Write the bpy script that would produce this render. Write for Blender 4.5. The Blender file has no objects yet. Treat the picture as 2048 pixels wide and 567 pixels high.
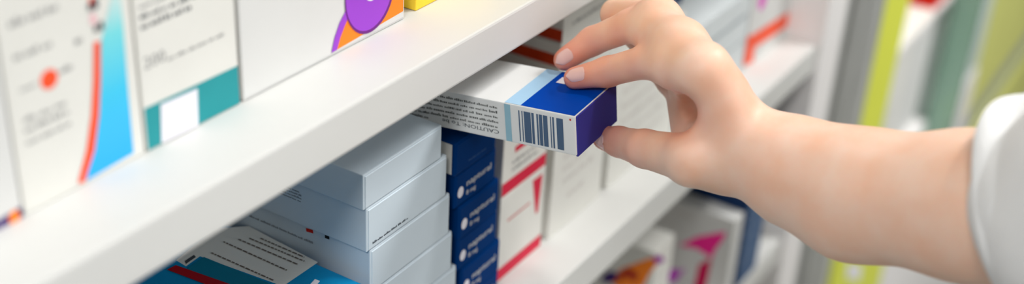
import bpy, bmesh, math, random
import numpy as np
from mathutils import Vector, Matrix

random.seed(7)
SC = bpy.context.scene
COL = SC.collection

# ------------------------------------------------------------------ camera
FPX, HEAD, PITCH, ROLL = 2533.4, 0.53658, 0.50299, -0.0591      # focal length in pixels of a 2048 wide frame
CAM = np.array([0.0, -0.28, 1.5])
_fw = np.array([math.cos(HEAD) * math.cos(PITCH), math.sin(HEAD) * math.cos(PITCH), -math.sin(PITCH)])
_rt = np.array([math.sin(HEAD), -math.cos(HEAD), 0.0])
_dn = np.cross(_fw, _rt)
_c, _s = math.cos(ROLL), math.sin(ROLL)
RIGHT, DOWN, FWD = _c * _rt + _s * _dn, -_s * _rt + _c * _dn, _fw
cd = bpy.data.cameras.new('camera')
cd.sensor_width = 36.0
cd.lens = FPX / 2048 * 36
cd.clip_start = 0.02
cd.dof.use_dof = True
cd.dof.focus_distance = 0.578
cd.dof.aperture_fstop = 3.8
cam = bpy.data.objects.new('camera', cd)
COL.objects.link(cam)
cam.matrix_world = Matrix(((RIGHT[0], -DOWN[0], -FWD[0], CAM[0]), (RIGHT[1], -DOWN[1], -FWD[1], CAM[1]),
                           (RIGHT[2], -DOWN[2], -FWD[2], CAM[2]), (0, 0, 0, 1)))
SC.camera = cam

# ------------------------------------------------------------------ light
w = bpy.data.worlds.new('shop_light')
SC.world = w
w.use_nodes = True
w.node_tree.nodes['Background'].inputs[0].default_value = (1.0, 0.985, 0.95, 1)
w.node_tree.nodes['Background'].inputs[1].default_value = 0.11

def area(name, loc, target, size, power, col=(1, 1, 1)):
    l = bpy.data.lights.new(name, 'AREA')
    l.shape = 'DISK'
    l.size = size
    l.energy = power
    l.color = col
    o = bpy.data.objects.new(name, l)
    COL.objects.link(o)
    o.location = loc
    o.rotation_euler = (Vector(target) - Vector(loc)).to_track_quat('-Z', 'Y').to_euler()
    return o
area('ceiling_downlight', (0.70, -0.60, 2.75), (0.70, 0.0, 1.2), 0.16, 6.8, (1, 0.98, 0.945))
area('ceiling_panel', (-1.2, -0.62, 2.75), (0.4, -0.05, 1.2), 0.5, 20, (1, 0.995, 0.98))
area('ceiling_panel', (1.7, -1.0, 2.75), (1.2, 0.0, 1.0), 0.6, 32, (1, 0.995, 0.98))
area('front_fill', (0.2, -2.9, 2.1), (0.7, 0.0, 1.15), 2.0, 40, (0.98, 1, 1))  # unseen soft fill lamp, added to brighten the front faces
SC.view_settings.view_transform = 'Standard'
SC.view_settings.look = 'None'
SC.view_settings.gamma = 1.0
SC.view_settings.use_curve_mapping = False
SC.view_settings.exposure = 0.0

# ------------------------------------------------------------------ pixel -> place helpers
def ray(px, py):
    return RIGHT * ((px - 1024) / FPX) + DOWN * ((py - 283.5) / FPX) + FWD
def at_depth(px, py, d):
    return CAM + ray(px, py) * d
def on_plane(px, py, o, n):
    r = ray(px, py)
    return CAM + r * (np.dot(np.asarray(o) - CAM, n) / np.dot(r, n))

# ------------------------------------------------------------------ materials
def lin(c):
    return tuple(((v / 255) / 12.92 if v / 255 <= 0.04045 else ((v / 255 + 0.055) / 1.055) ** 2.4) for v in c) + (1.0,)
MATS = {}
def mat(name, rgb, rough=0.45, var=0.03, scale=60.0, bump=0.0, metallic=0.0, coat=0.0, bscale=None, spec=0.14):
    if name in MATS:
        return MATS[name]
    m = bpy.data.materials.new(name)
    m.use_nodes = True
    nt = m.node_tree
    b = nt.nodes['Principled BSDF']
    b.inputs['Roughness'].default_value = rough
    b.inputs['Metallic'].default_value = metallic
    b.inputs['Specular IOR Level'].default_value = spec
    b.inputs['Coat Weight'].default_value = coat
    b.inputs['Coat Roughness'].default_value = 0.25
    c = lin(rgb)
    tc = nt.nodes.new('ShaderNodeTexCoord')
    nz = nt.nodes.new('ShaderNodeTexNoise')
    nz.inputs['Scale'].default_value = scale
    nz.inputs['Detail'].default_value = 4
    nt.links.new(tc.outputs['Object'], nz.inputs['Vector'])
    cr = nt.nodes.new('ShaderNodeValToRGB')
    cr.color_ramp.elements[0].position = 0.3
    cr.color_ramp.elements[1].position = 0.7
    cr.color_ramp.elements[0].color = tuple(max(0, v * (1 - var)) for v in c[:3]) + (1,)
    cr.color_ramp.elements[1].color = tuple(min(1, v * (1 + var)) for v in c[:3]) + (1,)
    nt.links.new(nz.outputs['Fac'], cr.inputs['Fac'])
    nt.links.new(cr.outputs['Color'], b.inputs['Base Color'])
    if bump:
        n2 = nt.nodes.new('ShaderNodeTexNoise')
        n2.inputs['Scale'].default_value = bscale or scale * 6
        n2.inputs['Detail'].default_value = 3
        nt.links.new(tc.outputs['Object'], n2.inputs['Vector'])
        bp = nt.nodes.new('ShaderNodeBump')
        bp.inputs['Strength'].default_value = bump
        bp.inputs['Distance'].default_value = 0.001
        nt.links.new(n2.outputs['Fac'], bp.inputs['Height'])
        nt.links.new(bp.outputs['Normal'], b.inputs['Normal'])
    MATS[name] = m
    return m
def gradient_mat(name, stops, axis, lo, hi, rough=0.4):
    """printed colour run along an object axis"""
    m = bpy.data.materials.new(name)
    m.use_nodes = True
    nt = m.node_tree
    b = nt.nodes['Principled BSDF']
    b.inputs['Roughness'].default_value = rough
    tc = nt.nodes.new('ShaderNodeTexCoord')
    sp = nt.nodes.new('ShaderNodeSeparateXYZ')
    mr = nt.nodes.new('ShaderNodeMapRange')
    mr.inputs['From Min'].default_value = lo
    mr.inputs['From Max'].default_value = hi
    cr = nt.nodes.new('ShaderNodeValToRGB')
    e = cr.color_ramp.elements
    e[0].position, e[0].color = stops[0][0], lin(stops[0][1])
    e[1].position, e[1].color = stops[-1][0], lin(stops[-1][1])
    for p, c in stops[1:-1]:
        k = e.new(p)
        k.color = lin(c)
    nt.links.new(tc.outputs['Object'], sp.inputs[0])
    nt.links.new(sp.outputs[axis], mr.inputs['Value'])
    nt.links.new(mr.outputs['Result'], cr.inputs['Fac'])
    nt.links.new(cr.outputs['Color'], b.inputs['Base Color'])
    return m

M_BOARD = mat('white_laminate', (217, 217, 214), 0.38, 0.015, 25, 0.03)
M_CARD = mat('white_card', (218, 218, 216), 0.5, 0.012, 40, 0.03)
M_CARD2 = mat('warm_white_card', (226, 225, 219), 0.5, 0.02, 40, 0.03)
M_GREY = mat('pale_blue_grey_card', (206, 219, 228), 0.42, 0.015, 40, 0.03)
M_NAVY = mat('navy_card', (2, 52, 112), 0.5, 0.04, 40, spec=0.03)
M_ROYAL = mat('royal_blue_print', (0, 70, 178), 0.45, 0.02, 40, spec=0.03)
M_INDIGO = mat('indigo_print', (62, 60, 150), 0.45, 0.03, 40, spec=0.04)
M_LBLUE = mat('light_blue_print', (176, 214, 242), 0.4, 0.02)
M_TEAL = mat('teal_print', (44, 150, 156), 0.42, 0.02)
M_DTEAL = mat('deep_teal_print', (12, 120, 150), 0.42, 0.03)
M_CYAN = mat('cyan_card', (10, 140, 196), 0.42, 0.03)
M_ORANGE = mat('orange_print', (255, 136, 38), 0.42, 0.02)
M_REDOR = mat('orange_red_print', (250, 88, 50), 0.42, 0.02)
M_PURPLE = mat('purple_print', (158, 70, 206), 0.42, 0.04, 30)
M_DPURPLE = mat('dark_purple_print', (66, 40, 112), 0.45, 0.03)
M_YELLOW = mat('yellow_card', (252, 212, 62), 0.42, 0.04)
M_INK = mat('grey_ink', (150, 150, 150), 0.6, 0.05)
M_DINK = mat('dark_ink', (70, 76, 84), 0.6, 0.05)
M_BAR = mat('barcode_ink', (84, 106, 134), 0.5, 0.04)
M_CRIM = mat('crimson_print', (214, 30, 66), 0.42, 0.03)
M_DRED = mat('brick_red_print', (196, 60, 22), 0.45, 0.1, 90)
M_DARKRED = mat('dark_red_print', (166, 22, 34), 0.42, 0.03)
M_PINK = mat('magenta_print', (252, 36, 150), 0.42, 0.02)
M_VIOLET = mat('violet_print', (196, 78, 200), 0.42, 0.02)
M_BLACK = mat('black_ink', (24, 26, 30), 0.5, 0.05)
M_STEEL = mat('brushed_aluminium', (186, 187, 184), 0.42, 0.05, 15, 0.02, 0.35)
M_DSTEEL = mat('dark_grey_metal', (112, 114, 112), 0.45, 0.04, 15)
M_LIME = mat('yellow_green_panel', (222, 228, 84), 0.4, 0.03, 12)
M_PLIME = mat('pale_lime_panel', (218, 220, 128), 0.4, 0.03, 12)
M_RED = mat('red_card', (206, 30, 16), 0.4, 0.05)
M_SLATE = mat('slate_blue_card', (70, 98, 136), 0.45, 0.12, 35)
M_DNAVY = mat('dark_navy_card', (16, 48, 92), 0.45, 0.05)
M_PANEL = mat('off_white_panel', (240, 237, 236), 0.45, 0.015, 10)
M_LABEL = mat('white_label', (236, 234, 242), 0.45, 0.01)
M_COAT = mat('white_cotton', (238, 238, 238), 0.85, 0.02, 80, 0.25, bscale=900)
M_NAIL = mat('fingernail', (238, 194, 186), 0.22, 0.03, 120, coat=0.4)
M_TILE = mat('pale_floor_tile', (150, 147, 140), 0.35, 0.04, 3)

# ------------------------------------------------------------------ mesh helpers
def link(name, me, m, parent=None, smooth=False):
    o = bpy.data.objects.new(name, me)
    if m is not None and not me.materials:
        me.materials.append(m)
    COL.objects.link(o)
    if parent is not None:
        o.parent = parent
    if smooth:
        me.polygons.foreach_set('use_smooth', [True] * len(me.polygons))
    return o
def mesh(name, v, f, m, parent=None, smooth=False):
    me = bpy.data.meshes.new(name)
    me.from_pydata([tuple(map(float, p)) for p in v], [], f)
    me.update()
    return link(name, me, m, parent, smooth)
def box(name, lo, hi, m, parent=None, bevel=0.0006, seg=2):
    bm = bmesh.new()
    bmesh.ops.create_cube(bm, size=1)
    for v in bm.verts:
        v.co = Vector([lo[i] + (v.co[i] + 0.5) * (hi[i] - lo[i]) for i in range(3)])
    if bevel:
        bmesh.ops.bevel(bm, geom=list(bm.edges), offset=bevel, segments=seg, affect='EDGES', profile=0.6)
    me = bpy.data.meshes.new(name)
    bm.to_mesh(me)
    bm.free()
    return link(name, me, m, parent)
def thing(name, loc, label, cat, group=None):
    o = bpy.data.objects.new(name, None)
    o.empty_display_size = 0.02
    COL.objects.link(o)
    o.location = loc
    o['label'] = label
    o['category'] = cat
    if group:
        o['group'] = group
    return o

class Face:
    """a flat face to print on: origin, right axis, up axis, outward normal; root = location of the thing"""
    def __init__(self, o, u, v, root, parent):
        self.o, self.u, self.v = np.array(o, float), np.array(u, float), np.array(v, float)
        self.n = np.cross(self.u, self.v)
        self.root, self.parent = np.array(root, float), parent
        self.lift = 0.00012
    def p(self, a, b, lift=None):
        return self.o + self.u * a + self.v * b + self.n * (lift or self.lift) - self.root
    def px(self, x, y):
        q = on_plane(x, y, self.o, self.n) - self.o
        return float(q @ self.u), float(q @ self.v)
    def poly(self, name, pts, m, lift=None):
        v = [self.p(a, b, lift) for a, b in pts]
        return mesh(name, v, [list(range(len(v)))], m, self.parent)
    def pxpoly(self, name, pts, m, lift=None):
        return self.poly(name, [self.px(*q) for q in pts], m, lift)
    def quads(self, name, rects, m, lift=None):
        v, f = [], []
        for a0, b0, a1, b1 in rects:
            k = len(v)
            v += [self.p(a0, b0, lift), self.p(a1, b0, lift), self.p(a1, b1, lift), self.p(a0, b1, lift)]
            f.append([k, k + 1, k + 2, k + 3])
        return mesh(name, v, f, m, self.parent)
    def disc(self, name, a, b, ra, rb, m, lift=None, n=28):
        return self.poly(name, [(a + ra * math.cos(t * 2 * math.pi / n), b + rb * math.sin(t * 2 * math.pi / n)) for t in range(n)], m, lift)
    def lines(self, name, rows, m, lift=None, h=0.0011, seed=1):
        """rows of fine print: (a0, b, length); each row is broken into word-long strokes"""
        rnd = random.Random(seed)
        R = []
        for a0, b, ln in rows:
            a = a0
            while a < a0 + ln - 0.0008:
                wl = min(rnd.uniform(0.0022, 0.0062), a0 + ln - a)
                hh = h * rnd.uniform(0.75, 1.1)
                c = a
                while c < a + wl - 0.0003:
                    cw = rnd.uniform(0.35, 0.7) * h
                    R.append((c, b, min(c + cw, a + wl), b + hh * rnd.choice((0.65, 0.7, 1.0))))
                    c += cw + 0.22 * h
                a += wl + 0.55 * h
        return self.quads(name, R, m, lift)
    def text(self, name, s, a, b, size, m, flip=False, width=None, lift=None):
        cu = bpy.data.curves.new('t', 'FONT')
        cu.body = s
        cu.size = 1.0
        cu.resolution_u = 2
        ob = bpy.data.objects.new('t', cu)
        COL.objects.link(ob)
        me = bpy.data.meshes.new_from_object(ob.evaluated_get(bpy.context.evaluated_depsgraph_get()))
        bpy.data.objects.remove(ob)
        bpy.data.curves.remove(cu)
        xs = [v.co.x for v in me.vertices] or [0, 1]
        kx = (width / (max(xs) - min(xs))) if width else size
        sg = -1 if flip else 1
        for v in me.vertices:
            v.co = Vector(self.p(a + sg * v.co.x * kx, b + sg * v.co.y * size, lift))
        return link(name, me, m, self.parent)

def carton(name, x0, x1, y0, y1, z0, z1, m, label, cat='box', group=None, flap=False):
    """a folding carton standing on z0; returns its Empty and its front, left and top faces"""
    root = ((x0 + x1) / 2, (y0 + y1) / 2, z0)
    t = thing(name, root, label, cat, group)
    hx, hy = (x1 - x0) / 2, (y1 - y0) / 2
    box('carton_body', (-hx, -hy, 0), (hx, hy, z1 - z0), m, t)
    fr = Face((x0, y0, z0), (1, 0, 0), (0, 0, 1), root, t)
    lf = Face((x0, y1, z0), (0, -1, 0), (0, 0, 1), root, t)
    tp = Face((x0, y0, z1), (1, 0, 0), (0, 1, 0), root, t)
    if flap:      # closing flap tucked in on the front end, its cut edge standing a hair proud
        box('end_flap', (-hx + 0.0011, -hy - 0.0004, 0.0007), (hx - 0.0004, -hy + 0.0006, z1 - z0 - 0.0011), m, t, 0.0003, 1)
        fr.lift = 0.00052
    return t, fr, lf, tp

# ------------------------------------------------------------------ the setting
def struct(o):
    o['kind'] = 'structure'
    return o
fl = thing('floor', (1.0, -0.6, 0), 'pale tiled shop floor in front of the shelving', 'floor')
fl['kind'] = 'structure'
me_t = None
for i in range(-5, 7):
    for j in range(-5, 5):
        if me_t is None:
            o = box('floor_tile', (0.002, 0.002, -0.012), (0.398, 0.398, 0.0), M_TILE, fl, 0.002, 1)
            me_t = o.data
        else:
            o = link('floor_tile', me_t, None, fl)
        o.location = (i * 0.4 - 0.2, j * 0.4 - 0.2, 0)
box('grout_bed', (-2.4, -2.4, -0.03), (2.6, 1.8, -0.004), mat('grout', (150, 146, 138), 0.8), fl, 0)
struct(box('wall_back', (-1.6, 0.452, 0.0), (3.4, 0.52, 2.6), mat('wall_paint', (226, 226, 220), 0.7), None, 0))['label'] = 'plain off-white wall behind the shelving'

# ------------------------------------------------------------------ shelving unit
ZU, ZL, Z3 = 1.270, 1.0785, 0.8885            # top surfaces of the three boards in view
su = thing('shelving_unit', (0.2, 0.2, 0.0), 'long white laminate shelving unit holding the medicine boxes', 'shelf')
def su_box(name, lo, hi, m, bev=0.0012):
    off = (0.2, 0.2, 0.0)
    return box(name, [lo[i] - off[i] for i in range(3)], [hi[i] - off[i] for i in range(3)], m, su, bev, 2)
for zt, th in ((ZU, 0.0205), (ZL, 0.025), (Z3, 0.025), (0.69, 0.025), (0.45, 0.025), (0.10, 0.025)):
    su_box('shelf_board', (-0.75, 0.0, zt - th), (0.954, 0.43, zt), M_BOARD)
su_box('shelf_board', (-0.75, 0.10, 1.555), (0.954, 0.43, 1.575), M_BOARD)
su_box('side_panel', (0.955, -0.004, 0.0), (1.008, 0.43, 1.85), M_PANEL)
su_box('side_panel', (-0.80, -0.004, 0.0), (-0.751, 0.43, 1.85), M_PANEL)
su_box('back_panel', (-0.80, 0.4305, 0.0), (1.008, 0.445, 1.85), M_PANEL)
# ribbed metal upright in front of the side panel
def post(name, x0, prof, z0, z1, y0, m, label, cat):
    t = thing(name, (x0, y0, z0), label, cat)
    v, f = [], []
    n = len(prof)
    for z in (0, z1 - z0):
        v += [(a, b, z) for a, b in prof]
    for i in range(n):
        j = (i + 1) % n
        f.append([i, j, n + j, n + i])
    f.append(list(range(n))[::-1])
    f.append([n + i for i in range(n)])
    mesh('extrusion', v, f, m, t)
    return t
prof = [(0.0, 0.0), (0.024, 0.0), (0.026, 0.022), (0.034, 0.022), (0.036, -0.004), (0.062, -0.004), (0.064, 0.02), (0.078, 0.02),
        (0.080, -0.002), (0.104, -0.002), (0.106, 0.014), (0.112, 0.014), (0.114, 0.0), (0.142, 0.0), (0.142, 0.40), (0.0, 0.40)]
post('shelf_upright', 1.0095, prof, 0.0, 1.9, 0.0, M_STEEL, 'ribbed grey aluminium upright between the shelving and the lime panel', 'post')

# ------------------------------------------------------------------ cabinet beyond the upright
cab = thing('display_cabinet', (1.9, 0.2, 0.0), 'lime green cabinet with white niche and drawers beyond the grey upright', 'cabinet')
def cb(name, lo, hi, m, parent=cab, bev=0.0015):
    return box(name, (lo[0] - 1.9, lo[1] - 0.2, lo[2]), (hi[0] - 1.9, hi[1] - 0.2, hi[2]), m, parent, bev, 2)
cb('stile', (1.1535, 0.0, 0.765), (1.250, 0.40, 1.9), M_LIME)
cb('niche_back', (1.2505, 0.16, 0.765), (1.486, 0.18, 1.9), M_PANEL)
cb('niche_floor', (1.2505, 0.001, 0.765), (1.486, 0.16, 0.785), M_PANEL)
d1 = cb('drawer_front', (1.1535, -0.004, 0.46), (1.405, 0.40, 0.762), M_LIME)
cb('plinth', (1.1535, 0.01, 0.02), (2.9, 0.40, 0.455), M_PANEL)
cb('panel', (1.408, -0.002, 0.46), (1.745, 0.40, 0.762), M_PANEL)
cb('stile', (1.505, 0.0, 0.765), (1.745, 0.40, 1.9), mat('pale_mint_panel', (206, 218, 212), 0.4))
cb('drawer_front', (1.75, -0.002, 0.672), (2.9, 0.40, 1.05), M_PLIME)
cb('drawer_rail', (1.75, 0.004, 0.612), (2.9, 0.40, 0.669), mat('grey_rail', (170, 176, 168), 0.4))
cb('drawer_front', (1.75, -0.002, 0.46), (2.9, 0.40, 0.609), M_PLIME)
cb('drawer_front', (1.75, -0.002, 1.055), (2.9, 0.40, 1.9), M_PLIME)
gl = bpy.data.materials.new('green_glass')
gl.use_nodes = True
gb = gl.node_tree.nodes['Principled BSDF']
gb.inputs['Base Color'].default_value = lin((168, 202, 184))
gb.inputs['Roughness'].default_value = 0.08
gb.inputs['Transmission Weight'].default_value = 0.6
gb.inputs['IOR'].default_value = 1.45
cb('glass_panel', (1.487, -0.030, 0.70), (1.499, 0.004, 1.9), gl, cab, 0.001)
stk = Face(on_plane(1690, 560, (0, -0.004, 0), (0, -1, 0)), (1, 0, 0), (0, 0, 1), (1.9, 0.2, 0), cab)
stk.o[1] = -0.004
stk.pxpoly('price_sticker', [(1692, 556), (1696, 524), (1722, 528), (1718, 560)], M_LABEL, 0.0006)

t, fr, lf, tp = carton('red_box', 1.405, 1.480, 0.006, 0.085, 0.9592, 0.995, M_RED, 'flat red box in the white niche beyond the lime stile')
sh = box('niche_shelf', (1.2512 - 1.9, 0.003 - 0.2, 0.950), (1.4855 - 1.9, 0.158 - 0.2, 0.959), M_PANEL, cab, 0.0008)
t, fr, lf, tp = carton('white_carton', 1.256, 1.36, 0.012, 0.12, 0.7855, 0.93, M_CARD2, 'white carton on the niche floor beside the lime stile')
fr.lines('fine_print', [(0.012, 0.03 + 0.012 * k, 0.06) for k in range(5)], M_INK, h=0.003, seed=4)
t, fr, lf, tp = carton('white_carton', 1.366, 1.47, 0.014, 0.12, 0.7855, 0.925, M_CARD, 'white carton on the niche floor beside the green glass')

# ------------------------------------------------------------------ cartons on the upper board
YU = 0.034
# purple banded box, mostly cut off
t, fr, lf, tp = carton('medicine_box', 0.140, 0.2178, YU, YU + 0.06, ZU + 0.0002, ZU + 0.13, M_CARD, 'white medicine carton with a dark purple and orange strip at its foot')
a, b = fr.px(0, 445)
fr.pxpoly('printed_strip', [(-40, 462), (41, 412), (47, 437), (-40, 492)], M_DPURPLE)
fr.pxpoly('orange_mark', [(17, 432), (24, 420), (34, 419), (39, 430), (36, 443), (27, 450), (19, 446)], M_ORANGE, 0.0003)
fr.pxpoly('white_mark', [(-40, 476), (14, 445), (17, 455), (-40, 488)], mat('grey_lilac_print', (160, 152, 178), 0.5), 0.0003)
# blue wedge box
t, fr, lf, tp = carton('medicine_box', 0.2186, 0.2708, YU, YU + 0.065, ZU + 0.0002, ZU + 0.14, M_CARD2, 'white medicine carton with orange dot, sky blue wedge and orange curve')
M_SKY = gradient_mat('sky_blue_run', [(0.0, (22, 172, 244)), (0.45, (60, 200, 240)), (0.8, (120, 220, 228)), (1.0, (200, 228, 226))], 'Z', 0.002, 0.062)
fr.pxpoly('blue_wedge', [(172, 361), (187, 290), (196, 190), (199, 95), (212, 40), (222, -10), (240, -10), (245, 40), (256, 180), (267, 305)], M_SKY)
fr.pxpoly('orange_curve', [(155, 366), (172, 300), (182, 230), (186, 160), (187, 84), (200, 82), (200, 160), (197, 230), (188, 300), (168, 363)], M_REDOR, 0.0003)
a, b = fr.px(98, 158)
fr.disc('orange_dot', a, b, 0.0034, 0.0034, M_REDOR)
for k, (p0, p1, h) in enumerate((((18, 56), (122, 12), .0026), ((28, 122), (112, 90), .0024), ((40, 184), (72, 170), .0016), ((118, 148), (152, 134), .0016),
                                 ((48, 246), (132, 212), .0017), ((50, 266), (138, 228), .0017), ((54, 290), (142, 252), .0017), ((150, 90), (164, 82), .0028))):
    a0, b0 = fr.px(*p0)
    a1, b1 = fr.px(*p1)
    fr.lines('fine_print', [(a0, b0, a1 - a0)], M_INK, h=h, seed=20 + k)
for k, (p0, p1) in enumerate((((176, 22), (202, 10)), ((188, 64), (216, 52)))):
    a0, b0 = fr.px(*p0)
    a1, b1 = fr.px(*p1)
    fr.lines('fine_print', [(a0, b0, a1 - a0)], M_DINK, lift=0.0004, h=0.0036, seed=40 + k)
a, b = fr.px(186, 38)
fr.disc('pink_mark', a, b, 0.0014, 0.0022, mat('pale_pink_print', (238, 190, 196), 0.5))
a, b = fr.px(184, 2)
fr.disc('orange_mark', a, b, 0.0014, 0.0016, M_REDOR)
# teal footed box
t, fr, lf, tp = carton('medicine_box', 0.2720, 0.3200, YU, YU + 0.06, ZU + 0.0002, ZU + 0.135, M_CARD2, 'white medicine carton with a teal foot band and white label patch')
W_ = 0.3200 - 0.2720
z_l = fr.px(278, 222)[1]
fr.poly('teal_band', [(0.0004, 0.0004), (W_ - 0.0004, 0.0004), (W_ - 0.0004, fr.px(466, 135)[1]), (0.0004, z_l)], M_TEAL)
fr.pxpoly('label_patch', [(322, 286), (396, 250), (394, 176), (320, 208)], M_LABEL, 0.0003)
for k, (p0, p1, h) in enumerate((((282, 60), (382, 20), .0021), ((280, 40), (405, -8), .0021), ((278, 18), (380, -20), .0016), ((334, 122), (447, 72), .0015))):
    a0, b0 = fr.px(*p0)
    a1, b1 = fr.px(*p1)
    fr.lines('fine_print', [(a0, b0, a1 - a0)], M_INK if k > 1 else M_DINK, h=h, seed=60 + k)
a0, b0 = fr.px(288, 140)
a1, _b = fr.px(330, 122)
fr.text('lettering', '200', a0, b0, 0.0066, M_INK, width=a1 - a0)
# large white box with orange and purple emblem
t, fr, lf, tp = carton('medicine_box', 0.3222, 0.4262, YU, YU + 0.08, ZU + 0.0002, ZU + 0.15, M_CARD, 'large white medicine carton with a purple ring on an orange field')
fr.pxpoly('orange_field', [(672, 100), (684, 62), (694, 28), (706, 4), (716, -14), (807, -60), (806, 22)], M_ORANGE)
fr.pxpoly('purple_edge', [(662, 105), (668, 76), (678, 46), (690, 22), (704, -6), (712, -8), (700, 24), (688, 52), (679, 76), (673, 99)], M_PURPLE, 0.0003)
ac, bc = fr.px(738, -20)
ar = fr.px(784, -34)[0] - ac
n = 40
ring_o = [(ac + ar * math.cos(2 * math.pi * k / n), bc + ar * 1.12 * math.sin(2 * math.pi * k / n)) for k in range(n)]
ring_i = [(ac + 0.0015 + ar * .34 * math.cos(2 * math.pi * k / n), bc + 0.001 + ar * .38 * math.sin(2 * math.pi * k / n)) for k in range(n)]
ring_s = [(ac + 0.0006 + ar * 1.06 * math.cos(2 * math.pi * k / n), bc - 0.0004 + ar * 1.19 * math.sin(2 * math.pi * k / n)) for k in range(n)]
fr.poly('ring_outline', ring_s, mat('plum_print', (112, 40, 130), 0.45), 0.0004)
fr.poly('purple_ring', ring_o, M_PURPLE, 0.0005)
fr.poly('ring_centre', ring_i, M_LABEL, 0.0006)
fr.poly('foot_line', [(0.0008, 0.0006), (0.1032, 0.0006), (0.1032, 0.0011), (0.0008, 0.0011)], mat('pale_line', (200, 200, 200), 0.5))
# yellow box
t, fr, lf, tp = carton('medicine_box', 0.4365, 0.500, YU + 0.001, YU + 0.06, ZU + 0.0002, ZU + 0.10, M_YELLOW, 'bright yellow medicine carton beside the purple ring carton')
lf.disc('brown_mark', 0.052, 0.008, 0.0012, 0.0016, mat('brown_print', (150, 100, 30), 0.5))
fr.lines('fine_print', [(0.012, 0.0095, 0.03), (0.012, 0.016, 0.03)], mat('ochre_ink', (226, 176, 50), 0.5), h=0.002)

# ------------------------------------------------------------------ stacks on the lower board
# blue and teal carton, front left
TZ = 1.158
t, fr, lf, tp = carton('medicine_box', 0.262, 0.3775, 0.006, 0.135, ZL + 0.0002, TZ, M_CYAN, 'blue carton with white text panel and dark red stripe on its lid')
tp.pxpoly('text_panel', [(352, 520), (430, 456), (498, 452), (636, 524), (566, 572), (400, 512), (372, 532)], M_CARD2)
tp.pxpoly('teal_field', [(374, 536), (408, 514), (560, 575), (500, 640)], M_DTEAL, 0.0003)
tp.pxpoly('red_stripe', [(334, 540), (352, 531), (520, 590), (520, 610)], M_DARKRED, 0.0005)
tp.pxpoly('dark_mark', [(370, 522), (388, 510), (392, 514), (372, 528)], M_DINK, 0.0003)
tp.pxpoly('white_corner', [(610, 580), (630, 558), (640, 562), (622, 584)], M_LABEL, 0.0003)
for k, (p0, p1) in enumerate((((424, 505), (548, 560)), ((448, 483), (575, 540)), ((478, 478), (596, 528)), ((500, 476), (610, 522)), ((522, 476), (610, 514)))):
    a0 = np.array(tp.px(*p0))
    a1 = np.array(tp.px(*p1))
    d = (a1 - a0) / np.linalg.norm(a1 - a0)
    e = np.array((d[1], -d[0]))
    L = np.linalg.norm(a1 - a0)
    rnd = random.Random(90 + k)
    s, vv, ff = 0.0, [], []
    while s < L:
        wl = rnd.uniform(0.001, 0.0032)
        q = len(vv)
        for c in (a0 + d * s, a0 + d * min(s + wl, L), a0 + d * min(s + wl, L) + e * 0.0008, a0 + d * s + e * 0.0008):
            vv.append(tp.p(c[0], c[1], 0.0004))
        ff.append([q, q + 1, q + 2, q + 3])
        s += wl + 0.0006
    mesh('fine_print', vv, ff, mat('brown_ink', (104, 92, 84), 0.6), t)

ORD = ['topmost', 'second from the top', 'third from the top', 'fourth from the top', 'fifth from the top', 'sixth from the top', 'seventh from the top']
# pale grey stack
gz = [1.2155, 1.1970, 1.1735, 1.1496, 1.1260, 1.1022, ZL]
gx0 = [0.3783, 0.3805, 0.3830, 0.3858, 0.3885, 0.391]
gx1 = [0.4382, 0.4432, 0.4468, 0.4500, 0.4550, 0.457]
for i in range(6):
    t, fr, lf, tp = carton('medicine_box', gx0[i], gx1[i], 0.020, 0.116, gz[i + 1] + 0.0002, gz[i], M_GREY,
                           'plain pale grey-blue carton, %s of the grey stack' % ORD[i], 'box', 'pale grey cartons stacked under the upper shelf', True)
    h = gz[i] - gz[i + 1]
    if i in (1, 3, 5):
        fr.lines('fine_print', [(0.004, 0.0028, 0.027)], M_DINK, h=0.0011, seed=7 + i)
    if i == 1:
        lf.lines('fine_print', [(0.030, h - 0.006 - 0.0016 * k, 0.028) for k in range(4)], mat('slate_ink', (140, 146, 152), 0.6), h=0.0010, seed=11)
        lf.lines('lettering', [(0.018, h - 0.004, 0.022)], M_DINK, h=0.0016, seed=12)
    if i == 2:
        lf.pxpoly('red_mark', [(612, 455), (626, 459), (627, 466), (613, 462)], M_RED)
        lf.pxpoly('black_mark', [(650, 468), (659, 471), (659, 478), (650, 475)], M_BLACK)
        lf.lines('fine_print', [(0.022, h - 0.010, 0.04)], mat('slate_ink', (140, 146, 152), 0.6), h=0.0012, seed=13)

# navy stack
nz = [1.1995, 1.1806, 1.1604, 1.1402, 1.1199, 1.0995, ZL]
for i in range(6):
    x0 = 0.4502 + 0.0022 * i + (0.0012 if i in (2, 4) else 0)
    t, fr, lf, tp = carton('medicine_box', x0, x0 + 0.0372, 0.020 + (0.0008 if i % 2 else 0), 0.125, nz[i + 1] + 0.0002, nz[i], M_NAVY,
                           'navy blue carton with white print, %s of the navy stack' % ORD[i], 'box', 'navy cartons stacked beside the grey ones', True)
    h = nz[i] - nz[i + 1]
    if i == 0:
        lf.quads('side_label', [(0.002, 0.001, 0.1035, h - 0.001)], M_CARD2)
    if i:
        fr.disc('round_logo', 0.0048, 0.0082, 0.0026, 0.0032, M_LABEL)
        fr.text('lettering', 'naptural', 0.0098, 0.0092, 0.0052, M_CARD2, width=0.0225)
        fr.text('dosage', '8 mg', 0.0100, 0.0040, 0.0038, M_CARD2, width=0.0085)
    else:
        fr.lines('fine_print', [(0.012, 0.004, 0.016)], mat('pale_navy_ink', (60, 92, 142), 0.5), h=0.0009, seed=3)

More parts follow.
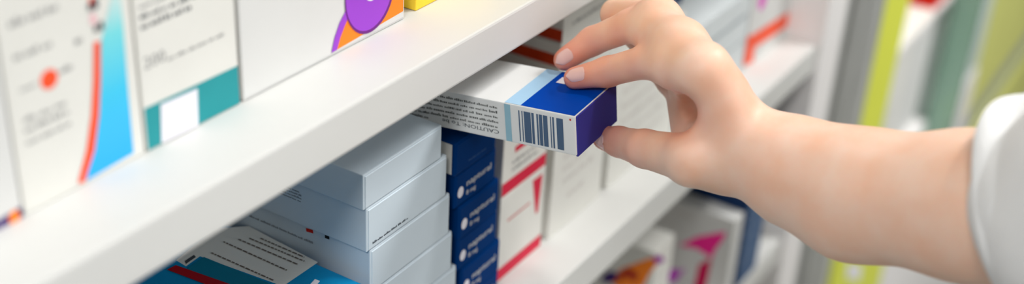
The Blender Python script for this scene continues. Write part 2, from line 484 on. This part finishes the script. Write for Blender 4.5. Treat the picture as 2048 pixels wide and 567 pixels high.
# crimson and white pair
px0, px1 = 0.5105, 0.5590
for i, (z0, z1) in enumerate(((ZL, 1.1350), (1.1350, 1.1905))):
    t, fr, lf, tp = carton('medicine_box', px0, px1 - 0.001 * i, 0.0285, 0.12, z0 + 0.0002, z1, M_CARD2,
                           ('white carton with crimson bands standing on the shelf beside the navy stack', 'white carton with crimson bands on top of its twin')[i], 'box', 'crimson banded cartons')
    W = px1 - px0 - 0.001 * i
    h = z1 - z0
    fr.quads('crimson_band', [(0.0004, 0.001, W - 0.0004, 0.0092)], M_CRIM)
    if i == 0:
        fr.poly('crimson_wedge', [(W - 0.0145, h - 0.004), (W - 0.0035, h - 0.004), (W - 0.0062, h - 0.029), (W - 0.0088, h - 0.029)], M_CRIM)
        fr.quads('crimson_rule', [(0.008, h - 0.0185, W - 0.016, h - 0.0172)], mat('rose_print', (206, 120, 120), 0.5))
    else:
        fr.quads('crimson_rule', [(0.012, h - 0.031, W - 0.016, h - 0.0275)], M_CRIM)
        fr.lines('fine_print', [(0.01, 0.018, 0.03), (0.01, 0.0135, 0.028)], M_INK, h=0.0022, seed=31)

# white carton with thin brick red banded boxes on top
t, fr, lf, tp = carton('medicine_box', 0.5680, 0.6330, 0.0285, 0.14, ZL + 0.0002, 1.1620, M_CARD2, 'plain white carton standing beside the crimson banded pair')
fr.lines('fine_print', [(0.012, 0.05, 0.036), (0.012, 0.042, 0.03), (0.014, 0.033, 0.036), (0.02, 0.02, 0.02)], mat('faint_ink', (212, 206, 202), 0.6), h=0.004, seed=33)
for i in range(5):
    z0 = 1.1620 + 0.0152 * (4 - i)
    t, fr, lf, tp = carton('medicine_box', 0.5690 + 0.0008 * (i % 2), 0.6320, 0.0300, 0.16, z0 + 0.0002, z0 + 0.0152, M_CARD2,
                           'thin carton with brick red side band, %s of its pile' % ORD[i], 'box', 'thin red banded cartons piled on the white carton')
    lf.quads('red_band', [(0.0004, 0.0006, 0.1296, 0.0078)], M_DRED)
    fr.lines('fine_print', [(0.01, 0.008, 0.04)], M_INK, h=0.002, seed=50 + i)

for x0, x1, z1, m, lab in ((0.6420, 0.7380, 1.172, M_CARD2, 'white carton with faint print behind the hand, beside the narrow dark gap'),
                           (0.7420, 0.8620, 1.150, mat('cool_white_card', (216, 222, 224), 0.45), 'cool white carton with grey rules beside the red bracket carton'),
                           (0.8660, 0.9535, 1.190, M_CARD, 'white carton with red bracket print at the end of the shelf')):
    t, fr, lf, tp = carton('medicine_box', x0, x1, 0.0290, 0.15, ZL + 0.0002, z1, m, lab)
    if x0 < 0.7:
        fr.lines('fine_print', [(0.012, 0.02 + 0.011 * k, 0.07 - 0.008 * (k % 3)) for k in range(6)], mat('faint_ink', (212, 206, 202), 0.6), h=0.004, seed=61)
    elif x0 < 0.8:
        fr.quads('grey_rule', [(0.01, 0.050, 0.115, 0.0535), (0.01, 0.030, 0.115, 0.0315)], mat('cool_grey_ink', (172, 180, 184), 0.5))
        fr.pxpoly('brown_mark', [(1345, -8), (1366, -8), (1362, 6), (1348, 8)], M_DNAVY)
    else:
        fr.poly('red_bar', [fr.px(1486, 132), fr.px(1495, 72), fr.px(1514, 68), fr.px(1505, 124)], M_REDOR)
        fr.poly('red_bracket', [fr.px(1497, 74), fr.px(1576, 24), fr.px(1577, 50), fr.px(1504, 98)], M_REDOR, 0.0003)
        a, b = fr.px(1526, -4)
        fr.disc('magenta_dot', a, b, 0.0085, 0.010, mat('orchid_print', (226, 96, 200), 0.5))

# ------------------------------------------------------------------ cartons on the third board
Z3t = Z3 + 0.0002
t, fr, lf, tp = carton('medicine_box', 0.742, 0.775, 0.030, 0.13, Z3t, 0.974, M_CARD2, 'white carton with orange and purple burst under the lower shelf')
lf.pxpoly('orange_burst', [(1215, 560), (1245, 535), (1300, 515), (1322, 518), (1300, 545), (1285, 575), (1235, 575)], M_ORANGE)
lf.pxpoly('purple_burst', [(1200, 556), (1218, 540), (1236, 545), (1232, 562), (1212, 566)], M_DPURPLE, 0.0003)
lf.pxpoly('red_burst', [(1234, 548), (1256, 534), (1278, 548), (1272, 560), (1252, 552), (1238, 560)], mat('rust_print', (186, 50, 34), 0.45), 0.0003)
lf.pxpoly('violet_burst', [(1306, 512), (1324, 510), (1330, 520), (1314, 528)], M_VIOLET, 0.0003)
lf.pxpoly('violet_mark', [(1336, 560), (1340, 538), (1352, 534), (1350, 560)], M_VIOLET, 0.0003)
t, fr, lf, tp = carton('medicine_box', 0.832, 0.8490, 0.003, 0.13, Z3t, 0.967, M_CARD, 'white carton with magenta swoosh under the lower shelf')
lf.pxpoly('magenta_swoosh', [(1358, 490), (1395, 472), (1452, 462), (1448, 476), (1430, 500), (1424, 516), (1412, 508), (1392, 496)], M_PINK)
lf.pxpoly('crimson_tail', [(1398, 528), (1424, 514), (1418, 545), (1408, 585), (1385, 585)], mat('cerise_print', (206, 6, 84), 0.42), 0.0003)
lf.pxpoly('violet_tail', [(1336, 590), (1340, 542), (1372, 536), (1352, 560), (1346, 590)], M_VIOLET, 0.0003)
lf.lines('fine_print', [(0.045, 0.056, 0.03), (0.05, 0.066, 0.04)], mat('faint_ink', (212, 206, 202), 0.6), h=0.004, seed=71)
t, fr, lf, tp = carton('medicine_box', 0.8500, 0.8960, 0.001, 0.13, Z3t, 1.018, M_DNAVY, 'tall dark navy carton beside the magenta swoosh carton')
fr.quads('slate_panel', [(0.002, 0.002, 0.044, 0.09)], M_SLATE)
fr.lines('fine_print', [(0.008, 0.02 + 0.014 * k, 0.03) for k in range(5)], mat('mist_print', (150, 166, 186), 0.5), lift=0.0004, h=0.005, seed=72)

# ------------------------------------------------------------------ the box in the hand
HS = 1.065                        # hand and held box stand this much further out than the first estimate
HB_A = CAM + (np.array((0.4207, -0.0598, 1.2530)) - CAM) * HS
HB_L = np.array((-0.032, 0.993, -0.111)); HB_L /= np.linalg.norm(HB_L)
HB_W = np.array((0.999, 0.036, 0.031)); HB_W -= HB_L * (HB_W @ HB_L); HB_W /= np.linalg.norm(HB_W)
HB_N = np.cross(HB_W, HB_L)
HW, HL, HT = 0.0390, 0.1000, 0.0188
hb = bpy.data.objects.new('medicine_box', None)
hb.empty_display_size = 0.02
COL.objects.link(hb)
o_ = HB_A - HB_N * HT * HS
hb.matrix_world = Matrix(((HB_W[0], HB_L[0], HB_N[0], o_[0]), (HB_W[1], HB_L[1], HB_N[1], o_[1]), (HB_W[2], HB_L[2], HB_N[2], o_[2]), (0, 0, 0, 1))) @ Matrix.Scale(HS, 4)
hb['label'] = 'blue and white medicine carton with barcode, pinched between fingers and thumb'
hb['category'] = 'box'
box('carton_body', (0, 0, 0), (HW, HL, HT), mat('bright_white_card', (240, 240, 238), 0.5, 0.01), hb, 0.0006, 2)
Z0 = (0, 0, 0)
hf = Face((0, 0, 0), (1, 0, 0), (0, 0, 1), Z0, hb)
hl = Face((0, HL, 0), (0, -1, 0), (0, 0, 1), Z0, hb)
ht = Face((0, 0, HT), (1, 0, 0), (0, 1, 0), Z0, hb)
box('end_flap', (0.0009, -0.0005, -0.0008), (HW - 0.0003, 0.0008, HT - 0.0004), M_INDIGO, hb, 0.0003, 1)
ht.quads('blue_panel', [(0.0005, 0.0004, HW - 0.0004, 0.0268)], M_ROYAL)
ht.quads('light_blue_stripe', [(0.0005, 0.0268, HW - 0.0004, 0.0348)], M_LBLUE)
ht.quads('white_logo', [(0.0268, 0.0098, 0.0330, 0.0238)], M_LABEL, 0.0003)
hr = Face((HW, 0, 0), (0, 1, 0), (0, 0, 1), Z0, hb)
hr.quads('blue_panel', [(0.0004, 0.0005, 0.0268, HT - 0.0005)], M_ROYAL)
hl.quads('light_blue_stripe', [(HL - 0.0348, 0.0004, HL - 0.0318, HT - 0.0004)], mat('powder_blue_print', (158, 200, 216), 0.45))
bars, x = [], HL - 0.0278
rb = random.Random(5)
for wd, gp in ((.0006, .0010), (.0005, .0006), (.0034, .0004), (.0012, .0013), (.0008, .0004), (.0016, .0004), (.0022, .0013), (.0005, .0006), (.0008, .0012), (.0032, .001)):
    bars.append((x, 0.0016, x + wd, HT - 0.0022))
    x += wd + gp
hl.quads('barcode', bars, M_BAR)
hl.disc('red_dot', HL - 0.0022, HT - 0.0018, 0.0004, 0.0005, M_RED)
hl.text('lettering', 'CAUTION: To be', HL - 0.0382, 0.0046, 0.0026, M_DINK, flip=True, width=0.030)
hl.lines('fine_print', [(HL - 0.0385 - 0.040 + (k % 2) * 0.002, 0.0056 + 0.0024 * k, 0.040 - (k % 2) * 0.002) for k in range(5)], mat('mid_ink', (112, 114, 112), 0.6), h=0.0012, seed=80)
hl.lines('fine_print', [(0.006, 0.0030 + 0.0024 * k, 0.018) for k in range(6)], mat('mid_ink', (112, 114, 112), 0.6), h=0.0012, seed=81)

# ------------------------------------------------------------------ the person: arm, hand, coat
def hb_plane(px, py, off):          # point on the ray, off metres above the plane of the held box's lid
    return on_plane(px, py, HB_A + HB_N * off * HS, HB_N)
def J(px, py, d, r):
    return (at_depth(px, py, d * HS), r * 0.001 * HS)
def cone(P, a, ra, b, rb):
    """round cone distance"""
    ba = b - a
    l2 = ba @ ba
    t = np.clip(((P - a) @ ba) / l2, 0, 1)
    q = P - a - t[..., None] * ba
    return np.sqrt((q * q).sum(-1)) - (ra + t * (rb - ra))
def smin(a, b, k):
    h = np.clip(0.5 + 0.5 * (b - a) / k, 0, 1)
    return b + (a - b) * h - k * h * (1 - h)

I_TIP = (hb_plane(1149, 156, 0.0050), 0.0051 * HS)
M_TIP = (hb_plane(1129, 119, 0.0053), 0.0053 * HS)
T_TIP = (hb_plane(1208, 275, -HT - 0.0058), 0.0056 * HS)
fingers = {
    'index': [I_TIP, J(1216, 143, .551, 6.6), J(1292, 123, .533, 7.1), J(1345, 134, .517, 8.4), J(1404, 140, .503, 9.8)],
    'middle': [M_TIP, J(1185, 82, .573, 6.5), J(1262, 51, .555, 7.3), J(1308, 66, .540, 8.3), J(1360, 94, .522, 9.4)],
    'ring': [J(1335, 165, .588, 5.6), J(1292, 92, .597, 6.6), J(1232, 28, .584, 7.0), J(1316, 42, .546, 8.8)],
    'little': [J(1345, 178, .600, 5.0), J(1315, 110, .612, 5.8), J(1262, 44, .604, 6.2), J(1312, 30, .570, 8.6)],
    'thumb': [T_TIP, J(1238, 283, .5585, 6.7), J(1290, 297, .541, 8.2), J(1385, 318, .516, 10.2), J(1450, 320, .520, 13.5)],
}
palm = [
    (J(1404, 140, .503, 9.8), J(1476, 286, .518, 14.8)),
    (J(1360, 94, .522, 9.4), J(1480, 290, .532, 15.2)),
    (J(1316, 42, .546, 8.8), J(1474, 286, .545, 15.0)),
    (J(1306, 36, .570, 8.2), J(1462, 280, .556, 14.0)),
    (J(1385, 318, .516, 10.0), J(1480, 302, .530, 15.2)),
    (J(1412, 290, .517, 8.5), J(1440, 200, .510, 8.5)),
    (J(1440, 300, .522, 12.5), J(1444, 215, .515, 10.5)),
    (J(1388, 185, .580, 13.0), J(1405, 262, .566, 14.0)),
    (J(1404, 140, .504, 9.0), J(1360, 94, .522, 8.8)),
    (J(1360, 94, .522, 8.8), J(1316, 44, .546, 8.2)),
    (J(1426, 176, .510, 10.0), J(1386, 138, .530, 10.0)),
]
hollow = [(J(1348, 226, .470, 8.0), J(1362, 224, .520, 7.0)), (J(1362, 224, .520, 7.0), J(1380, 212, .548, 5.5))]
fore = [
    (J(1490, 291, .518, 16.4), J(1590, 342, .508, 20.6)),
    (J(1486, 289, .545, 14.8), J(1590, 342, .535, 19.0)),
    (J(1590, 342, .508, 20.6), J(1710, 388, .492, 24.6)),
    (J(1590, 342, .535, 19.0), J(1710, 386, .512, 23.0)),
    (J(1710, 388, .492, 24.6), J(1945, 412, .458, 26.4)),
    (J(1710, 386, .512, 23.0), J(1945, 410, .478, 25.5)),
    (J(1945, 412, .462, 26.4), J(2330, 470, .395, 29.0)),
]
RES = 0.0013
allp = [q for ch in fingers.values() for q in ch] + [q for pr in palm + fore for q in pr]
lo = np.min([c - r for c, r in allp], 0) - 0.006
hi = np.max([c + r for c, r in allp], 0) + 0.006
dim = np.ceil((hi - lo) / RES).astype(int) + 1
BIG = 0.03
def block(prims, pad):
    a = np.min([c - r for c, r in prims], 0) - pad
    b = np.max([c + r for c, r in prims], 0) + pad
    i0 = np.maximum(0, np.floor((a - lo) / RES).astype(int))
    i1 = np.minimum(dim, np.ceil((b - lo) / RES).astype(int) + 1)
    sl = tuple(slice(p, q) for p, q in zip(i0, i1))
    g = np.stack(np.meshgrid(*[lo[k] + np.arange(i0[k], i1[k]) * RES for k in range(3)], indexing='ij'), -1)
    return sl, g
fieldP = np.full(dim, BIG)
for (a, b), k in [(p, 0.009) for p in palm] + [(p, 0.010) for p in fore]:
    sl, g = block((a, b), 0.014)
    fieldP[sl] = smin(fieldP[sl], cone(g, a[0], a[1], b[0], b[1]), k)
field = fieldP.copy()
for nm, ch in fingers.items():
    sl, g = block(ch, 0.014)
    f_ = np.full(g.shape[:3], BIG)
    for a, b in zip(ch, ch[1:]):
        f_ = smin(f_, cone(g, a[0], a[1], b[0], b[1]), 0.0025)
    field[sl] = np.minimum(field[sl], smin(fieldP[sl], f_, 0.006))

for a, b in hollow:            # the hollow between thumb and forefinger
    sl, g = block((a, b), 0.014)
    field[sl] = -smin(-field[sl], cone(g, a[0], a[1], b[0], b[1]), 0.005)

def surface_nets(F, lo, res):
    s = F < 0
    d = np.array(F.shape) - 1
    cnt = np.zeros(d, int)
    corners = [(i, j, k) for i in (0, 1) for j in (0, 1) for k in (0, 1)]
    sub = lambda A, c: A[c[0]:c[0] + d[0], c[1]:c[1] + d[1], c[2]:c[2] + d[2]]
    for c in corners:
        cnt += sub(s, c)
    act = (cnt > 0) & (cnt < 8)
    idx = np.full(d, -1)
    cells = np.argwhere(act)
    idx[act] = np.arange(len(cells))
    acc = np.zeros((len(cells), 3))
    num = np.zeros(len(cells))
    for a in corners:
        for ax in range(3):
            if a[ax]:
                continue
            b = list(a)
            b[ax] = 1
            fa = F[tuple((cells + a).T)]
            fb = F[tuple((cells + b).T)]
            cr = (fa < 0) != (fb < 0)
            t = np.where(cr, fa / np.where(cr, fa - fb, 1), 0)
            p = np.tile(np.array(a, float), (len(cells), 1))
            p[:, ax] += t
            acc += p * cr[:, None]
            num += cr
    V = (cells + acc / num[:, None]) * res + lo
    Q = []
    for ax in range(3):
        u, v = [(1, 2), (2, 0), (0, 1)][ax]
        sa = [slice(0, -1) if k == ax else slice(1, -1) for k in range(3)]
        sb = [slice(1, None) if k == ax else slice(1, -1) for k in range(3)]
        A, B = s[tuple(sa)], s[tuple(sb)]
        for inside_first in (True, False):
            e = np.argwhere((A & ~B) if inside_first else (~A & B))
            off = np.ones(3, int)
            off[ax] = 0
            e = e + off
            du = np.zeros(3, int); du[u] = 1
            dv = np.zeros(3, int); dv[v] = 1
            q = np.stack([idx[tuple((e - du - dv).T)], idx[tuple((e - dv).T)], idx[tuple(e.T)], idx[tuple((e - du).T)]], 1)
            if not inside_first:
                q = q[:, ::-1]
            Q.append(q)
    return V, np.concatenate(Q)
V, Q = surface_nets(field, lo, RES)
E_ = np.concatenate([Q[:, [0, 1]], Q[:, [1, 2]], Q[:, [2, 3]], Q[:, [3, 0]]])
for it in range(4):
    acc = np.zeros_like(V)
    n_ = np.zeros(len(V))
    for a, b in ((0, 1), (1, 0)):
        np.add.at(acc, E_[:, a], V[E_[:, b]])
        np.add.at(n_, E_[:, a], 1)
    V = V + 0.5 * (acc / n_[:, None] - V)

wrist = at_depth(1500, 292, .53 * HS)
person = thing('person', wrist, 'person in a white coat reaching into the shelf, pinching a blue and white box', 'person')
me = bpy.data.meshes.new('arm_and_hand')
me.from_pydata((V - wrist).tolist(), [], Q.tolist())
me.update()
# skin redness: finger ends, knuckle creases and the hollow of the hand
red = np.zeros(len(V))
for c, rad, amt in ([(fingers[k][0][0], 0.016, .80) for k in ('index', 'middle', 'thumb')] + [(fingers[k][1][0], .015, .55) for k in ('index', 'middle', 'thumb')] +
                    [(fingers[k][2][0], .013, .42) for k in ('index', 'middle', 'thumb')] + [(at_depth(1392, 205, .515 * HS), .014, .8), (at_depth(1370, 245, .515 * HS), .012, .5), (at_depth(1302, 10, .55 * HS), .008, .5)]):
    red = np.maximum(red, amt * np.exp(-((V - c) ** 2).sum(1) / rad ** 2))
att = me.attributes.new('redness', 'FLOAT', 'POINT')
att.data.foreach_set('value', red.astype(np.float32))
sk = bpy.data.materials.new('skin')
sk.use_nodes = True
nt = sk.node_tree
bs = nt.nodes['Principled BSDF']
bs.inputs['Roughness'].default_value = 0.48
bs.inputs['Subsurface Weight'].default_value = 0.25
bs.inputs['Subsurface Radius'].default_value = (1.0, 0.35, 0.2)
bs.inputs['Subsurface Scale'].default_value = 0.003
an = nt.nodes.new('ShaderNodeAttribute')
an.attribute_name = 'redness'
tc = nt.nodes.new('ShaderNodeTexCoord')
nz_ = nt.nodes.new('ShaderNodeTexNoise')
nz_.inputs['Scale'].default_value = 70
nz_.inputs['Detail'].default_value = 5
nt.links.new(tc.outputs['Object'], nz_.inputs['Vector'])
ra = nt.nodes.new('ShaderNodeValToRGB')
ra.color_ramp.elements[0].color = lin((250, 198, 169))
ra.color_ramp.elements[1].color = lin((253, 214, 192))
ra.color_ramp.elements[0].position, ra.color_ramp.elements[1].position = 0.3, 0.7
nt.links.new(nz_.outputs['Fac'], ra.inputs['Fac'])
mx = nt.nodes.new('ShaderNodeMix')
mx.data_type = 'RGBA'
nt.links.new(an.outputs['Fac'], mx.inputs[0])
nt.links.new(ra.outputs['Color'], mx.inputs[6])
mx.inputs[7].default_value = lin((234, 122, 94))
nt.links.new(mx.outputs[2], bs.inputs['Base Color'])
nb = nt.nodes.new('ShaderNodeTexNoise')
nb.inputs['Scale'].default_value = 420
nb.inputs['Detail'].default_value = 4
nt.links.new(tc.outputs['Object'], nb.inputs['Vector'])
bp = nt.nodes.new('ShaderNodeBump')
bp.inputs['Strength'].default_value = 0.12
bp.inputs['Distance'].default_value = 0.0006
nt.links.new(nb.outputs['Fac'], bp.inputs['Height'])
nt.links.new(bp.outputs['Normal'], bs.inputs['Normal'])
link('arm_and_hand', me, sk, person, True)

def sample(P):
    q = (P - lo) / RES
    i = np.clip(np.floor(q).astype(int), 0, dim - 2)
    t = q - i
    r = 0
    for a in (0, 1):
        for b in (0, 1):
            for c in (0, 1):
                r = r + field[i[:, 0] + a, i[:, 1] + b, i[:, 2] + c] * np.where(a, t[:, 0], 1 - t[:, 0]) * np.where(b, t[:, 1], 1 - t[:, 1]) * np.where(c, t[:, 2], 1 - t[:, 2])
    return r
def grad(P):
    e = RES
    return np.stack([sample(P + np.eye(3)[k] * e) - sample(P - np.eye(3)[k] * e) for k in range(3)], 1) / (2 * e)
def nail(px, py, tip, back, L, Wd):
    """curved nail plate laid on the finger surface around the pixel's first hit"""
    r = ray(px, py)
    ds = np.linspace(.50, .66, 600)
    pts = CAM + ds[:, None] * r
    s = sample(pts)
    k = int(np.argmax(s < 0)) if (s < 0).any() else int(np.argmin(s))
    c = pts[k]
    n = grad(c[None])[0]
    n /= np.linalg.norm(n)
    tdir = tip - back
    tdir -= n * (tdir @ n)
    tdir /= np.linalg.norm(tdir)
    b = np.cross(n, tdir)
    NU, NV = 13, 11
    P = []
    for i in range(NU):
        u = -1 + 2 * i / (NU - 1)
        wv = (1 - abs(u) ** 4.5) ** 0.5 if u < 0 else (1 - abs(u) ** 3.2) ** 0.5
        wv = max(wv, 0.12)
        for j in range(NV):
            v = -1 + 2 * j / (NV - 1)
            P.append(c + tdir * u * L / 2 + b * v * wv * Wd / 2)
    P = np.array(P)
    for it in range(6):
        g = grad(P)
        P = P - (sample(P) / np.maximum((g * g).sum(1), .2))[:, None] * g
    g = grad(P)
    g /= np.linalg.norm(g, axis=1)[:, None]
    uu = np.repeat(np.linspace(-1, 1, NU), NV)
    vv = np.tile(np.linspace(-1, 1, NV), NU)
    P = P + g * (0.00045 * (1 - np.abs(vv) ** 4) * (0.45 + 0.55 * (uu + 1) / 2))[:, None] + tdir * (0.0006 * (uu > 0.9))[:, None]
    f = [[i * NV + j, i * NV + j + 1, (i + 1) * NV + j + 1, (i + 1) * NV + j] for i in range(NU - 1) for j in range(NV - 1)]
    o = mesh('fingernail', P - wrist, f, M_NAIL, person, True)
    return o
nail(1152, 148, I_TIP[0], fingers['index'][1][0], 0.0090, 0.0080)
nail(1128, 114, M_TIP[0], fingers['middle'][1][0], 0.0090, 0.0076)
nail(1200, 284, T_TIP[0], fingers['thumb'][1][0], 0.0090, 0.0085)

# coat sleeve: a loose tube round the forearm, bent at the elbow towards the shoulder
def tube(name, path, rad, m, parent, folds, seed, nseg=64, nper=12, shear=0.0, tall=1.0):
    rnd = random.Random(seed)
    ph = [rnd.uniform(0, 6.28) for _ in range(6)]
    pts = []
    P = [np.array(p) for p in path]
    for i in range(len(P) - 1):
        for k in range(nper):
            t = k / nper
            p0, p1, p2, p3 = P[max(i - 1, 0)], P[i], P[i + 1], P[min(i + 2, len(P) - 1)]
            c = 0.5 * (2 * p1 + (p2 - p0) * t + (2 * p0 - 5 * p1 + 4 * p2 - p3) * t * t + (3 * p1 - p0 - 3 * p2 + p3) * t ** 3)
            pts.append((c, rad[i] * (1 - t) + rad[i + 1] * t))
    pts.append((P[-1], rad[-1]))
    v, f = [], []
    up = np.array((0, 0, 1.0))
    for i, (c, r) in enumerate(pts):
        d = pts[min(i + 1, len(pts) - 1)][0] - pts[max(i - 1, 0)][0]
        d /= np.linalg.norm(d)
        s = np.cross(d, up); s /= np.linalg.norm(s)
        q = np.cross(s, d)
        L = i / (len(pts) - 1)
        for k in range(nseg):
            a = 2 * math.pi * k / nseg
            w = 1 + folds * (0.5 * math.sin(2 * a + ph[0] + 9 * L) + 0.35 * math.sin(3 * a + ph[1] - 14 * L) + 0.3 * math.sin(5 * a + ph[2] + 22 * L) + 0.25 * math.sin(26 * L + ph[3] + 2 * math.sin(a + ph[4])))
            sh = -shear * math.sin(a) * max(0.0, 1 - 4 * L)
            v.append(c + (s * math.cos(a) + q * math.sin(a) * tall) * r * w * (1.0 if i > 2 else 1.018) + d * sh - wrist)
    for i in range(len(pts) - 1):
        for k in range(nseg):
            k2 = (k + 1) % nseg
            f.append([i * nseg + k, i * nseg + k2, (i + 1) * nseg + k2, (i + 1) * nseg + k])
    o = mesh(name, v, f, m, parent, True)
    md = o.modifiers.new('cloth_thickness', 'SOLIDIFY')
    md.thickness = 0.0016
    md.offset = 1
    sb = o.modifiers.new('smooth', 'SUBSURF')
    sb.levels = sb.render_levels = 1
    return o
cuff0 = at_depth(2092, 410, .440 * HS)
tube('coat_sleeve', [cuff0, at_depth(2170, 420, .428 * HS), at_depth(2310, 450, .402 * HS), (0.43, -0.40, 1.31), (0.50, -0.52, 1.39), (0.60, -0.62, 1.43)],
     [0.0400, 0.0410, 0.046, 0.052, 0.062, 0.070], M_COAT, person, 0.078, 3, shear=0.012, tall=1.04)
tube('coat_body', [(0.70, -0.68, 0.62), (0.69, -0.68, 0.9), (0.68, -0.67, 1.15), (0.67, -0.66, 1.36), (0.67, -0.655, 1.45), (0.67, -0.65, 1.49)],
     [0.21, 0.18, 0.165, 0.17, 0.13, 0.07], M_COAT, person, 0.03, 5)
